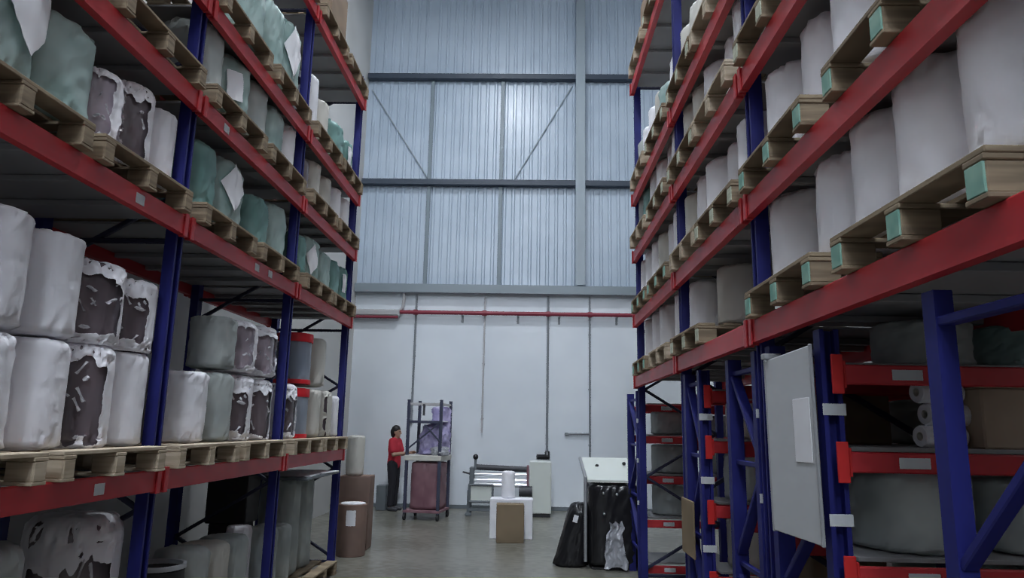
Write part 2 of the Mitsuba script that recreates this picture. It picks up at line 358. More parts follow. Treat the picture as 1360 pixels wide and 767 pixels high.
def grid_faces(nt, ns, keep=None, wrap=True):
    i, j = np.meshgrid(np.arange(nt if wrap else nt - 1), np.arange(ns - 1), indexing='ij')
    a = i * ns + j; b = ((i + 1) % nt) * ns + j
    q = np.stack([a, b, b + 1, a + 1], -1)
    if keep is not None: q = q[keep]
    q = q.reshape(-1, 4)
    return np.vstack([q[:, [0, 1, 2]], q[:, [0, 2, 3]]])
def body(f, nt=56, ts=None):
    s0, s1 = f.side
    ts = np.concatenate([np.linspace(0, s0, 5), np.linspace(s0, s1, 18)[1:], np.linspace(s1, 1, 11)[1:]]) if ts is None else ts
    th = np.arange(nt) * 2 * PI / nt
    A, B = np.meshgrid(th, ts, indexing='ij')
    return trimesh.Trimesh(f(A, B).reshape(-1, 3), grid_faces(nt, len(ts)), process=False)
def clip(v, faces, val):
    """Keeps the part of the triangle mesh where val > 0."""
    pos = val[faces] > 0; n = pos.sum(1); out = [faces[n == 3]]; v = list(map(tuple, v)); made = {}; extra = []
    def cut(i, j):
        key = (min(i, j), max(i, j))
        if key not in made:
            t = val[i] / (val[i] - val[j]); made[key] = len(v); v.append(tuple(np.array(v[i]) * (1 - t) + np.array(v[j]) * t))
        return made[key]
    for f, p in zip(faces[(n == 1) | (n == 2)], pos[(n == 1) | (n == 2)]):
        poly = []
        for q in range(3):
            i, j = f[q], f[(q + 1) % 3]
            if p[q]: poly.append(i)
            if p[q] != p[(q + 1) % 3]: poly.append(cut(i, j))
        extra += [(poly[0], poly[q], poly[q + 1]) for q in range(1, len(poly) - 1)]
    return trimesh.Trimesh(np.array(v), np.vstack(out + [np.array(extra).reshape(-1, 3).astype(int)]), process=False)
def shreds(f, seed, wins, n=7):
    """Crumpled scraps of clear film, coloured white for its glints, hanging in the torn openings, and the tape-like edges of the wrap."""
    r_, ms = random.Random(seed), []
    s0, s1 = f.side
    for t0, hw, a, b in wins:
        if hw < .2: continue
        for q in range(n):
            th, tc = t0 + r_.uniform(-.9, .9) * hw, r_.uniform(a, b)
            u, v = np.meshgrid(np.linspace(-1, 1, 5), np.linspace(-1, 1, 9), indexing='ij')
            an, L, w = r_.uniform(-.9, .9), r_.uniform(.012, .03), r_.uniform(.06, .2)
            uu, vv = u * math.cos(an) * w - v * math.sin(an) * L, u * math.sin(an) * w * .6 + v * math.cos(an) * L
            uu = uu * (1 - .5 * np.abs(v)) ; nz = meshkit.fbm(np.stack([u * 1.5 + q, v * 3, u * 0 + seed], -1), 3, seed + q)
            p = f(th + uu, np.clip(s0 + (s1 - s0) * np.clip(tc + vv, .03, .97), 0, 1), .004 + .035 * nz)
            k = grid_faces(5, 9, wrap=False); ms.append(trimesh.Trimesh(p.reshape(-1, 3), k, process=False))
    return cat(ms) if ms else None
def shell(f, seed, windows, nt=96, ns=70):
    """The body's wrap with ragged openings torn in it: windows (theta, half width, t0, t1)."""
    s0, s1 = f.side
    ts = np.concatenate([np.linspace(s0 * .8, s1, ns - 10), np.linspace(s1, 1, 11)[1:]])
    th = np.arange(nt) * 2 * PI / nt
    A, B = np.meshgrid(th, ts, indexing='ij')
    tn = (B - s0) / (s1 - s0)
    nz = meshkit.fbm(np.stack([np.cos(A) * 4, np.sin(A) * 4, tn * 6 + seed * 3.1], -1), 3, seed) - .5
    hole = np.full(A.shape, 9.0)
    for t0, hw, a, b in windows:
        d = np.abs((A - t0 + PI) % (2 * PI) - PI) / hw
        e = np.abs(tn - (a + b) / 2) / ((b - a) / 2)
        hole = np.minimum(hole, np.maximum(d, e) + .75 * nz)
    curl = .022 * np.exp(-((hole - 1) / .22) ** 2) * (.3 + 1.4 * np.clip(nz + .4, 0, 1))
    pts = f(A, B, .007 + curl)
    return clip(pts.reshape(-1, 3), grid_faces(nt, len(ts)), hole.ravel() - 1)
def sheet(f, th0, hw, t0, t1, out=.012, tilt=0.0, seed=0, diamond=False):
    """A sheet of paper stuck on the body."""
    u, v = np.meshgrid(np.linspace(-1, 1, 9), np.linspace(-1, 1, 9), indexing='ij')
    if diamond: u, v = (u - v) / 1.35, (u + v) / 1.35
    u, v = u * math.cos(tilt) - v * math.sin(tilt), u * math.sin(tilt) + v * math.cos(tilt)
    s0, s1 = f.side; tm = s0 + (s1 - s0) * ((t0 + t1) / 2 + v * (t1 - t0) / 2)
    w = out + .006 * (meshkit.noise(np.stack([u * 2 + seed, v * 2, u * 0], -1), seed))
    a, b = f(th0 + u * hw, tm, w), f(th0 + u * hw, tm, w + .003)
    k = 9; fa = grid_faces(k, k, wrap=False)
    return trimesh.Trimesh(np.vstack([a.reshape(-1, 3), b.reshape(-1, 3)]), np.vstack([fa[:, ::-1], fa + k * k]), process=False)

# each kind: list of variants; a variant is a list of (part name, shape); the nominal size is radius .21, height .53
KIND = {}
R0, H0 = .21, .53
def fs(seed, **kw): return surf(R0, H0, seed, **kw)
KIND['white'] = [[('wrap', P(body(fs(s, dent=d)), 'white_wrap', 50))] for s, d in ((1, 1.0), (2, 1.3), (3, .7), (4, 1.6), (5, .9))]
KIND['cream'] = [[('wrap', P(body(fs(s)), 'cream_wrap', 50))] for s in (11, 12)]
KIND['grey'] = [[('wrap', P(body(fs(s, sq=2.6, fold=.012)), 'grey_cloth', 50))] for s in (13, 14)]
def torn(seed, wins, film='film_dark', wrap='white_wrap'):
    f = fs(seed); g = surf(R0 - .004, H0 - .004, seed + 40, fold=.006, crush=.004)
    out = [('film_roll', P(body(g), film, 50)), ('wrap', P(shell(f, seed, wins), wrap, 50))]
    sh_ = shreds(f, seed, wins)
    if sh_ is not None: out.append(('loose_film', P(sh_, 'shred_glint', 50)))
    return out
KIND['torn'] = [torn(21, [(-.4, .62, .05, .84)]), torn(22, [(-.3, .5, .08, .80)]), torn(23, [(-.5, .7, .1, .86)]), torn(24, [(-.35, .5, .1, .78)])]
KIND['torn_tall'] = [torn(25, [(-.3, .5, .02, .88)]), torn(26, [(-.6, .8, .03, .8)])]
KIND['lilac'] = [torn(27, [(-.5, .55, .05, .93), (.9, .4, .1, .9)], 'film_lilac'), torn(28, [(-.4, .9, .06, .85)], 'film_lilac')]
KIND['dark'] = [[('film_roll', P(body(fs(31, fold=.008)), 'film_dark', 50))], [('film_roll', P(body(fs(32, fold=.01)), 'film_dark', 50))]]
def bundle(seed, m, lab=None, wx=1.0, wy=1.1):
    f = fs(seed, sq=3.2, fold=.016, crush=.02, wx=wx, wy=wy, round_=.07)
    out = [('wrap', P(body(f, 72), m, 60))]
    if lab: out.append(('paper_sheet', P(sheet(f, *lab[0], seed=seed, **lab[1]), 'paper', 60)))
    return out
KIND['green_point'] = [bundle(50, 'green_wrap', ((.35, .55, .42, 1.12), dict(diamond=True, out=.035)))]
KIND['green'] = [bundle(s, 'green_wrap') for s in (41, 42, 43)]
KIND['green_label'] = [bundle(44, 'green_wrap', ((-.25, .38, .35, .95), dict(diamond=True, out=.02))), bundle(45, 'green_wrap', ((-.1, .32, .25, .8), dict(out=.016, tilt=.15)))]
KIND['green_round'] = [bundle(48, 'green_wrap', ((-.15, .34, .25, .85), dict(diamond=False, out=.014, tilt=.6)))]
KIND['green_dark'] = [bundle(s, 'green_dark') for s in (46, 47)]
KIND['dark_label'] = [bundle(49, 'green_dark', ((-.3, .2, .3, .9), dict(out=.016)))]
def slate(seed):
    f = fs(seed, fold=.002, crush=.004)
    cap = lathe([(0, H0 - .085), (R0 * .9, H0 - .085), (R0 + .012, H0 - .085), (R0 + .016, H0 - .06), (R0 + .012, H0 + .006), (R0 - .03, H0 + .012), (0, H0 + .012)], 40)
    low = lathe([(R0 * .9, 0), (R0 + .012, 0), (R0 + .014, .03), (R0 + .010, .045), (R0 * .9, .045)], 40)
    return [('roll', P(body(f), 'roll_slate', 50)), ('end_cap', P(cap, 'cap_red', 40)), ('bottom_cap', P(low, 'cap_red', 40))]
KIND['slate'] = [slate(51)]
def slotted(seed):
    return torn(seed, [(-.75, .10, .55, .95), (-.75, .10, .08, .42), (-.2, .10, .55, .95), (-.2, .10, .08, .42)], 'film_dark', 'cream_wrap')
KIND['slotted'] = [slotted(52)]
LOOK = {'green_point': ('cloth_bundle', 'green bundle with pointed white sheet', 'bundle'), 'white': ('wrapped_roll', 'white paper-wrapped roll', 'roll'), 'cream': ('wrapped_roll', 'cream paper-wrapped roll', 'roll'), 'grey': ('cloth_bundle', 'grey cloth-wrapped bundle', 'bundle'),
        'torn': ('wrapped_roll', 'dark film roll in torn wrap', 'roll'), 'torn_tall': ('wrapped_roll', 'dark film roll in torn wrap', 'roll'), 'lilac': ('wrapped_roll', 'mauve film roll in white wrap', 'roll'),
        'dark': ('film_roll', 'dark glossy film roll', 'roll'), 'green': ('cloth_bundle', 'grey-green cloth-wrapped bundle', 'bundle'), 'green_label': ('cloth_bundle', 'green bundle with white sheet', 'bundle'),
        'green_round': ('cloth_bundle', 'green bundle with tilted sheet', 'bundle'), 'green_dark': ('cloth_bundle', 'dark green cloth bundle', 'bundle'), 'dark_label': ('cloth_bundle', 'dark green bundle with white strip', 'bundle'),
        'slate': ('capped_roll', 'slate-blue roll with red end caps', 'roll'), 'slotted': ('wrapped_roll', 'cream-wrapped roll with dark slots', 'roll')}
_use = {}
def put(kind, x, y, z, r, h, rot, label, group, wx=1.0, wy=1.0, tilt=0.0):
    v = KIND[kind]; i = _use.get(kind, rng.randrange(len(v))); _use[kind] = i + 1
    nm, look, c = LOOK[kind]
    tw = T().translate([x, y, z]).rotate([0, 0, 1], rot).rotate([0, 1, 0], tilt).scale([r / R0 * wx, r / R0 * wy, h / H0])
    vv = v[i % len(v)]
    if len(vv) == 1:
        key = thing(nm, label, c, group); scene[key] = {**vv[0][1], 'to_world': tw}
    else:
        key = thing(nm, label, c, group)
        for pn, s in vv:
            pk_ = part(key, pn, s, tw)
            if pn == 'loose_film': labels[pk_] = {'kind': 'stuff'}
    return key
def goods(side, lev, row, items, zbase=0.0, dx=0.0, where=''):
    """items: (y, kind, radius, height[, extra inset])."""
    xf, sgn, lv = (XL, -1, L_LEV) if side == 'left' else (XR, 1, R_LEV)
    z = lv[lev] + BH / 2 + PH + zbase; n = 0
    for it in sorted(items, key=lambda t: t[0]):
        y, kind, r, h = it[:4]; ins = it[4] if len(it) > 4 else 0
        x = xf + sgn * (r + .03 + dx + ins)
        if not (seen((x, y, z + h / 2), .3)): continue
        look = LOOK[kind][1]
        rot = (0 if sgn < 0 else 180) + rng.uniform(-14, 14) + (-12 if sgn < 0 else 12)
        put(kind, x, y, z, r, h, rot, f'{look}, {ORD[n]}{where}, {side} rack {LEVN[lev]} shelf', f'{row} on the {side} rack')
        n += 1
W_, G_ = 'white', 'green'
# left rack, lowest shelf: two layers of rolls
goods('left', 0, 'rolls', [(3.12, W_, .185, .53), (3.52, W_, .185, .54), (3.91, 'torn_tall', .195, .55), (4.28, W_, .165, .55), (5.12, W_, .2, .5), (5.54, 'grey', .17, .52), (5.96, 'torn', .2, .52), (6.40, 'torn', .2, .52),
      (7.10, 'torn', .19, .52), (7.52, 'slate', .18, .50), (7.98, 'cream', .2, .52), (8.42, 'slotted', .2, .52), (8.76, W_, .13, .48)], where=', lower layer')
goods('left', 0, 'rolls', [(3.12, W_, .185, .55), (3.52, W_, .185, .53), (3.91, 'torn', .195, .46), (4.28, 'torn', .165, .43), (5.52, 'grey', .16, .40), (5.92, 'lilac', .2, .42), (6.40, 'lilac', .21, .44), (7.52, 'slate', .18, .52), (8.05, 'cream', .2, .54), ], .555, where=', upper layer')
goods('left', 0, 'back rolls', [(3.0, 'grey', .2, 1.1, .47), (3.45, 'dark', .2, 1.12, .47), (3.9, 'grey', .2, 1.08, .47), (4.27, 'dark', .16, 1.0, .5), (4.95, 'dark', .2, .62, .48), (5.48, 'grey', .2, .52, .48)], where=', partly added back row')  # the near ones are added to keep light off the wall behind
# left rack, second shelf
goods('left', 1, 'goods', [(2.40, G_, .2, .56), (2.86, 'green_point', .21, .62), (3.31, G_, .19, .55), (3.68, 'lilac', .155, .44), (4.0, 'torn', .16, .52), (4.3, W_, .14, .5), (4.85, 'green_dark', .19, .52), (5.32, 'green_label', .23, .56), (5.92, 'green_dark', .17, .46),
      (6.34, G_, .20, .52), (7.0, 'green_dark', .17, .42), (7.43, 'green_round', .21, .5), (7.89, G_, .2, .46), (8.32, 'green_dark', .18, .46), (8.71, 'dark_label', .17, .46)])
# left rack, third shelf
goods('left', 2, 'goods', [(4.8, 'grey', .2, .52), (5.24, 'green_label', .21, .52), (5.69, 'grey', .21, .52), (6.12, G_, .19, .5), (6.51, W_, .18, .5), (6.98, 'dark', .16, .34), (7.38, 'cream', .18, .46), (7.8, 'cream', .19, .44), (8.24, W_, .19, .46), (8.66, W_, .19, .46)])
# left rack, fourth shelf
goods('left', 3, 'goods', [(5.4, G_, .21, .6), (5.88, G_, .22, .7), (6.37, 'green_label', .22, .78), (7.1, W_, .2, .6), (7.52, 'cream', .18, .5), (8.10, 'green_dark', .22, .5), (8.56, 'dark_label', .19, .46)])
# right rack
goods('right', 0, 'rolls', [(1.98, W_, .235, .56), (2.40, W_, .18, .53), (2.755, W_, .175, .50), (3.13, W_, .195, .47), (3.5, W_, .15, .42, .3), (3.76, W_, .2, .50), (5.22, 'cream', .19, .44, .08), (5.62, 'grey', .18, .44, .2), (5.89, W_, .155, .46, .02), (6.4, W_, .17, .46), (7.15, W_, .2, .48), (7.6, W_, .2, .48), (8.1, W_, .19, .48)])
goods('right', 1, 'rolls', [(2.0, W_, .2, .5), (2.42, W_, .2, .5, .04), (2.84, W_, .2, .5), (3.27, W_, .2, .52, .03), (3.72, W_, .2, .49), (4.29, W_, .2, .46), (4.71, W_, .2, .47, .05), (5.11, W_, .19, .5), (5.5, W_, .19, .52, .02), (5.86, 'cream', .165, .48), (6.36, W_, .195, .5), (6.76, W_, .19, .5, .03), (7.15, 'cream', .19, .5), (7.56, W_, .2, .52), (7.98, W_, .19, .52), (8.34, W_, .155, .5)])
goods('right', 2, 'rolls', [(2.9, W_, .2, .48), (3.34, W_, .2, .48, .04), (3.76, W_, .2, .5), (4.28, W_, .18, .5), (4.68, W_, .2, .46, .05), (5.08, W_, .19, .46), (5.46, 'cream', .18, .48), (5.83, 'cream', .175, .5), (6.36, W_, .18, .5), (6.76, W_, .2, .52, .04), (7.17, W_, .19, .5), (7.59, W_, .2, .54), (8.02, 'green_dark', .19, .5), (8.38, 'grey', .13, .56)])
goods('right', 3, 'rolls', [(4.28, 'grey', .19, .5), (4.7, W_, .2, .52), (5.1, 'cream', .19, .56, .03), (5.48, 'cream', .18, .52), (5.84, 'cream', .17, .52), (6.36, W_, .19, .52), (6.76, 'green', .18, .46), (7.17, 'cream', .2, .56), (7.59, W_, .2, .58), (8.0, W_, .19, .52), (8.36, 'grey', .15, .5)])

# cartons on the top shelves
def carton(name, label, sx, sy, sz, at, rot=0, m='carton', tape=True, group=None):
    k = thing(name, label, 'box', group); tw = T().translate(list(at)).rotate([0, 0, 1], rot)
    part(k, 'body', P(cbox(sx, sy, sz, .008, (0, 0, sz / 2)), m), tw)
    for s in (-1, 1):
        part(k, 'flap', P(cbox(sx - .004, sy / 2 - .004, .005, .001, (0, s * sy / 4, sz + .0025)), m), tw)
    if tape: part(k, 'tape', P(cbox(sx + .004, .05, .002, .0005, (0, 0, sz + .006)), 'tan_board'), tw)
    return k
zt = L_LEV[4] + BH / 2 + PH
carton('carton', 'brown carton hanging over the top shelf edge of the left rack', .6, .62, .6, (XL - .27, 7.5, zt))
zt = R_LEV[4] + BH / 2 + PH
carton('carton', 'brown carton on the top shelf of the right rack', .6, .8, .6, (XR + .32, 7.6, zt))

# ------------------------------------------------------------------ floor level under the left rack
for i, y in enumerate((3.94, 5.08, 6.16, 7.34, 8.38)):
    k = thing('pallet', f'dark pallet on the floor under the left rack, {ORD[i]}', 'pallet', 'pallets on the floor')
    tw = T().translate([XL - PD / 2 + .05, y, 0])
    for nm, s in _pal['plain']: part(k, nm, s, tw)
XF = XL - .28
put('grey', XF, 3.42, PH, .2, 1.0, 0, 'pale wrapped roll on the floor at the lower left corner', 'floor rolls')
put('torn_tall', XF - .1, 4.36, PH, .25, 1.02, -25, 'large dark bundle in torn clear wrap under the lowest left beam', 'floor rolls')
k = thing('drum', 'black drum with a pale rim under the left rack', 'drum')
part(k, 'base', P(moved(lathe([(0, 0), (.165, 0), (.165, .062), (0, .062)], 36), (XF + .02, 5.16, PH)), 'black_matt', 40))
part(k, 'barrel', P(moved(lathe([(0, 0), (.17, 0), (.18, .02), (.18, .52), (.17, .53), (0, .53)], 36), (XF + .02, 5.16, PH + .06)), 'black_matt', 40))
part(k, 'rim', P(moved(lathe([(.165, .53), (.187, .53), (.19, .545), (.187, .56), (.165, .56)], 36), (XF + .02, 5.16, PH + .06)), 'tag_white', 40), label='pale rim')
for y, r, h, kd in ((5.56, .18, .66, 'grey'), (5.94, .19, .64, 'cream'), (6.32, .18, .64, 'grey'), (6.62, .11, .68, 'white'), (7.1, .17, .6, 'grey'), (7.5, .17, .58, 'grey')):
    put(kd, XF, y, PH, r, h, -15, f"dim {LOOK[kd][1]} on the floor, {ORD[{5.56: 0, 5.94: 1, 6.32: 2, 6.62: 3, 7.1: 4, 7.5: 5}[y]]} of six past the drum", 'floor rolls')
for i, y in enumerate((7.95, 8.42)):
    put('grey', XF - .1, y, PH, .2, 1.0, -10, f"tall grey bundle under the papers, {'left' if i == 0 else 'right'} one of two", 'tall floor bundles')
k = thing('black_cabinet', 'black cabinet on the floor behind the blue post under the left rack', 'cabinet')
part(k, 'body', P(cbox(.4, .34, .46, .01, (XF - .35, 7.3, PH + .62 + .23)), 'black_matt'))
part(k, 'stand', P(cbox(.34, .28, .62, .01, (XF - .35, 7.3, PH + .31)), 'black_matt'))
k = single('board', 'dark board lying on the tall floor bundles under the left rack', 'board', P(cbox(.75, 1.25, .03, .005, (XF - .05, 8.1, PH + 1.03)), 'machine_grey'))
for i, (y, a, x) in enumerate(((7.82, 4, 0), (8.32, -7, .03))):
    f = cbox(.5, .5, .012, .003)
    single('paper_stack', f"flat white papers on the dark board, {'farther' if i else 'nearer'} stack", 'papers', P(f, 'paper'), T().translate([XF + .06 + x, y, PH + 1.051]).rotate([0, 0, 1], a), 'papers on the board')

# brown goods at the end of the left rack
k = thing('kraft_drum', 'brown kraft drum with white lid and label at the rack end', 'drum')
part(k, 'barrel', P(moved(lathe([(0, 0), (.185, 0), (.192, .01), (.192, .665), (.186, .67), (0, .67)], 40), (-2.40, 10.08, 0)), 'kraft', 40))
part(k, 'lid', P(moved(lathe([(0, .67), (.165, .67), (.168, .676), (.16, .684), (0, .684)], 40), (-2.40, 10.08, 0)), 'paper', 40), label='white lid')
a = np.linspace(-.33, .33, 9) - 1.45; vv = np.array([[-2.40 + .1945 * math.cos(t), 10.08 + .1945 * math.sin(t), z] for t in a for z in (.40, .60)])
vo = np.array([[-2.40 + .196 * math.cos(t), 10.08 + .196 * math.sin(t), z] for t in a for z in (.40, .60)])
fa = grid_faces(9, 2, wrap=False)
part(k, 'label_sheet', P(trimesh.Trimesh(np.vstack([vv, vo]), np.vstack([fa[:, ::-1], fa + 18]), process=False), 'paper'), label='white label')
carton('carton', 'tall brown carton standing behind the kraft drum', .44, .42, 1.0, (-2.50, 10.66, 0), 3, 'kraft')
k = put('cream', -2.54, 10.62, 1.0075, .13, .56, 0, 'beige wrapped bundle standing on the tall brown carton', 'bundles by the rack end')

# ------------------------------------------------------------------ the cart by the wall
CT = T().translate([-1.96, 14.15, 0]).rotate([0, 0, 1], -8)
k = thing('shelf_cart', 'tall grey-blue steel shelf cart by the white wall', 'cart')
cw, cd = .32, .36
for sx, sy in ((-1, -1), (1, -1), (1, 1), (-1, 1)):
    part(k, 'post', P(cbox(.055, .055, 2.1, .006, (sx * cw, sy * cd, 1.17)), 'cart_blue'), CT)
    part(k, 'caster', P(cat([cyl((sx * cw - .02, sy * cd, .055), (sx * cw + .02, sy * cd, .055), .055, 20), cbox(.05, .05, .03, .004, (sx * cw, sy * cd, .108))]), 'black_matt', 40), CT)
for sy in (-1, 1):
    part(k, 'rail', P(bar((-cw, sy * cd, 2.14), (cw, sy * cd, 2.14), .03, .04), 'duct_grey'), CT)
    part(k, 'rail', P(bar((-cw, sy * cd, 1.80), (cw, sy * cd, 1.80), .03, .05), 'cart_blue'), CT)
for sx in (-1, 1):
    part(k, 'rail', P(bar((sx * cw, -cd, 2.14), (sx * cw, cd, 2.14), .03, .04), 'duct_grey'), CT)
part(k, 'brace', P(bar((-cw, -cd - .03, 1.28), (cw, -cd - .03, 1.80), .02, .03), 'cart_blue'), CT)
part(k, 'brace', P(bar((cw, -cd - .055, 1.45), (0.02, -cd - .055, 1.75), .02, .03), 'cart_blue'), CT)
part(k, 'shelf', P(cbox(.62, .70, .02, .004, (0, 0, 1.815)), 'paper'), CT, 'white upper shelf')
part(k, 'shelf', P(cbox(.72, .80, .10, .01, (0, 0, 1.13)), 'cream_wrap'), CT, 'pale middle shelf')
part(k, 'shelf', P(cbox(.70, .78, .05, .006, (0, 0, .16)), 'maroon'), CT, 'maroon bottom shelf')
part(k, 'clamp', P(cbox(.04, .04, .22, .006, (-.02, -cd, 2.03)), 'steel_dark'), CT)
m = body(surf(.25, .6, 61, sq=2.4, fold=.05, crush=.06, wx=1.05, wy=1.1, round_=.2), 72)
single('film_bundle', 'crumpled purple plastic bundle on the cart', 'bundle', P(m, 'purple_film', 60), T().translate([-1.86, 14.18, 1.18]).rotate([0, 0, 1], -8))
m = body(surf(.10, .92, 64, sq=2.4, fold=.04, crush=.05, wx=1.7, wy=.8, round_=.05), 72)
single('film_bundle', 'pale purple plastic sheet hanging at the back of the cart', 'bundle', P(m, 'purple_film', 60), T().translate([-1.76, 14.40, 1.18]).rotate([0, 0, 1], -8))
m = body(surf(.12, .16, 62, sq=2.4, fold=.04, crush=.05, wx=1.3, round_=.06), 56)
single('film_scrap', 'small crumpled white plastic scrap at the right end of the cart shelf', 'plastic', P(m, 'clear_film', 60), T().translate([-1.70, 13.86, 1.18]))
m = body(surf(.30, .86, 63, sq=5, fold=.012, crush=.02, wx=1.0, wy=1.1, round_=.03), 72)
single('wrapped_load', 'maroon film-wrapped block on the bottom shelf of the cart', 'load', P(m, 'maroon', 60), T().translate([-1.93, 14.15, .185]).rotate([0, 0, 1], -8))
single('bin', 'dark low bin on the floor behind the person', 'bin', P(cbox(.2, .3, .5, .012, (-3.06, 15.35, .25)), 'machine_grey'))

# ------------------------------------------------------------------ the slitting machine
k = thing('slitting_machine', 'roll slitting machine with steel rollers and white cabinet by the wall', 'machine')
my = 14.9
fr = cat([cbox(.06, .5, .06, .01, (-1.2, my, .46)), cbox(.06, .06, .46, .01, (-1.2, my - .22, .23)), cbox(.06, .06, .46, .01, (-1.2, my + .22, .23)), cbox(.06, .5, .05, .01, (-1.2, my, .1)),
          cbox(.10, .16, .46, .02, (-1.16, my, .70)), cbox(.05, .05, .25, .01, (-1.09, my - .1, 1.0))])
part(k, 'side_frame', P(fr, 'machine_grey'), label='grey side frame')
part(k, 'crossbar', P(cbox(1.0, .05, .05, .008, (-.7, my - .24, .30)), 'machine_grey'))
part(k, 'crossbar', P(cbox(1.0, .05, .05, .008, (-.7, my - .24, .12)), 'machine_grey'))
part(k, 'panel', P(cbox(.42, .02, .3, .03, (-.95, my - .27, .44)), 'machine_white'), label='pale panel with rounded corners')
part(k, 'panel_frame', P(cat([tube([(-1.19, my - .3, .28), (-1.19, my - .3, .6), (-.72, my - .3, .6), (-.72, my - .3, .28), (-1.19, my - .3, .28)], .022)]), 'machine_grey', 40))
part(k, 'top_roller', P(cyl((-1.1, my - .05, .93), (-.05, my - .05, .90), .055, 24), 'steel_dark', 40), label='dark top roller')
for y, z, r in ((-.14, .80, .03), (-.20, .69, .035), (-.24, .60, .04)):
    part(k, 'roller', P(cyl((-1.1, my + y, z), (-.05, my + y, z), r, 24), 'chrome', 40), label='shiny steel roller')
part(k, 'knob', P(moved(trimesh.creation.icosphere(3, .055), (-1.09, my - .1, 1.13)), 'black_plastic', 40), label='black knob')
part(k, 'handle', P(tube([(-1.34, my - .1, .83), (-1.2, my - .1, .80)], .018), 'steel_dark', 40))
part(k, 'cabinet', P(cbox(.44, .5, 1.0, .015, (.22, my, .57)), 'machine_white'), label='white machine cabinet')
part(k, 'plinth', P(cbox(.40, .44, .07, .006, (.22, my, .035)), 'black_matt'))
part(k, 'bearing_plate', P(cbox(.05, .3, .42, .02, (-.03, my - .12, .78)), 'maroon'))
part(k, 'motor', P(cyl((-.2, my - .36, .50), (.06, my - .36, .50), .10, 24), 'steel_dark', 40), label='dark motor')
part(k, 'foot', P(cbox(.12, .12, .06, .01, (-1.2, my - .22, .03)), 'machine_grey'))

carton('carton', 'white carton on the floor behind the brown one', .68, .4, .60, (-.28, 12.0, 0), 0, 'white_wrap', False)
put('white', -.34, 12.02, .6075, .11, .42, 0, 'narrow white roll standing on the white carton', 'rolls in the open')
carton('carton', 'small brown carton in front of the white one in the aisle', .42, .3, .56, (-.29, 11.55, 0), 4, 'tan_board')

# ------------------------------------------------------------------ the black machine on the right
k = thing('wrapped_machine', 'black plastic-wrapped machine with a white tray top beside the right rack', 'machine')
bm = body(surf(.34, 1.0, 71, sq=5, fold=.014, crush=.015, wx=1.0, wy=1.15, round_=.04), 72)
part(k, 'body', P(bm, 'black_plastic', 60), T().translate([1.10, 9.85, .03]))
part(k, 'base', P(cbox(.6, .7, .03, .005, (1.10, 9.85, .015)), 'black_matt'))
v = [(.74, 9.5, 1.06), (1.42, 9.5, 1.06), (1.42, 10.6, 1.30), (.74, 10.6, 1.30)]
tr = trimesh.convex.convex_hull(np.array(v + [(x, y, z + .03) for x, y, z in v]))
part(k, 'tray', P(tr, 'machine_white'), label='white sloping tray')
part(k, 'tray_support', P(cbox(.5, .3, .24, .01, (1.1, 10.35, 1.1)), 'machine_white'))
part(k, 'frame', P(tube([(.72, 9.46, .1), (.72, 9.46, 1.12), (.72, 10.5, 1.32)], .022), 'galvanised', 40), label='bare metal frame tube')
for x, z in ((.95, .93), (1.12, .92), (.96, .68)):
    part(k, 'stud', P(moved(trimesh.creation.icosphere(2, .02), (x, 9.455, z)), 'chrome', 40))
for x, z in ((.93, 1.235), (1.3, 1.27)):
    part(k, 'tray_knob', P(moved(trimesh.creation.icosphere(2, .025), (x, 10.15, z)), 'black_matt', 40))
nu, nv = 18, 34
U, V = np.meshgrid(np.linspace(-1, 1, nu), np.linspace(0, 1, nv), indexing='ij')
nn = meshkit.fbm(np.stack([U * 2.5, V * 6, U * 0 + 3], -1), 4, 3) - .5
pts = np.stack([1.09 + U * (.15 - .07 * V) + .06 * (meshkit.noise(np.stack([V * 7, V * 0, U * 0], -1), 2) - .5), 9.40 + .12 * nn - .02, .04 + V * .55 + .05 * nn], -1).reshape(-1, 3)
fa = grid_faces(nu, nv, wrap=False)
single('plastic_sheet', 'crumpled shiny clear plastic hanging on the front of the black machine', 'plastic', P(trimesh.Trimesh(np.vstack([pts, pts + [0, .003, 0]]), np.vstack([fa, fa[:, ::-1] + nu * nv]), process=False), 'clear_film', 40))
k = thing('black_bag', 'full black plastic bag on the floor left of the black machine', 'bag')
bb = surf(.21, .78, 72, sq=2.6, fold=.02, crush=.03, wx=1.0, wy=.9, round_=.1)
mb = body(bb, 72); vz = mb.vertices[:, 2] / .78; mb.vertices[:, 0] = mb.vertices[:, 0] * (1.08 - .45 * vz) + .12 * vz
part(k, 'sack', P(mb, 'black_plastic', 60), T().translate([.55, 9.75, 0]))
part(k, 'sticker', P(cbox(.06, .004, .09, .001), 'paper'), T().translate([.60, 9.55, .60]).rotate([0, 1, 0], 15), 'white sticker')

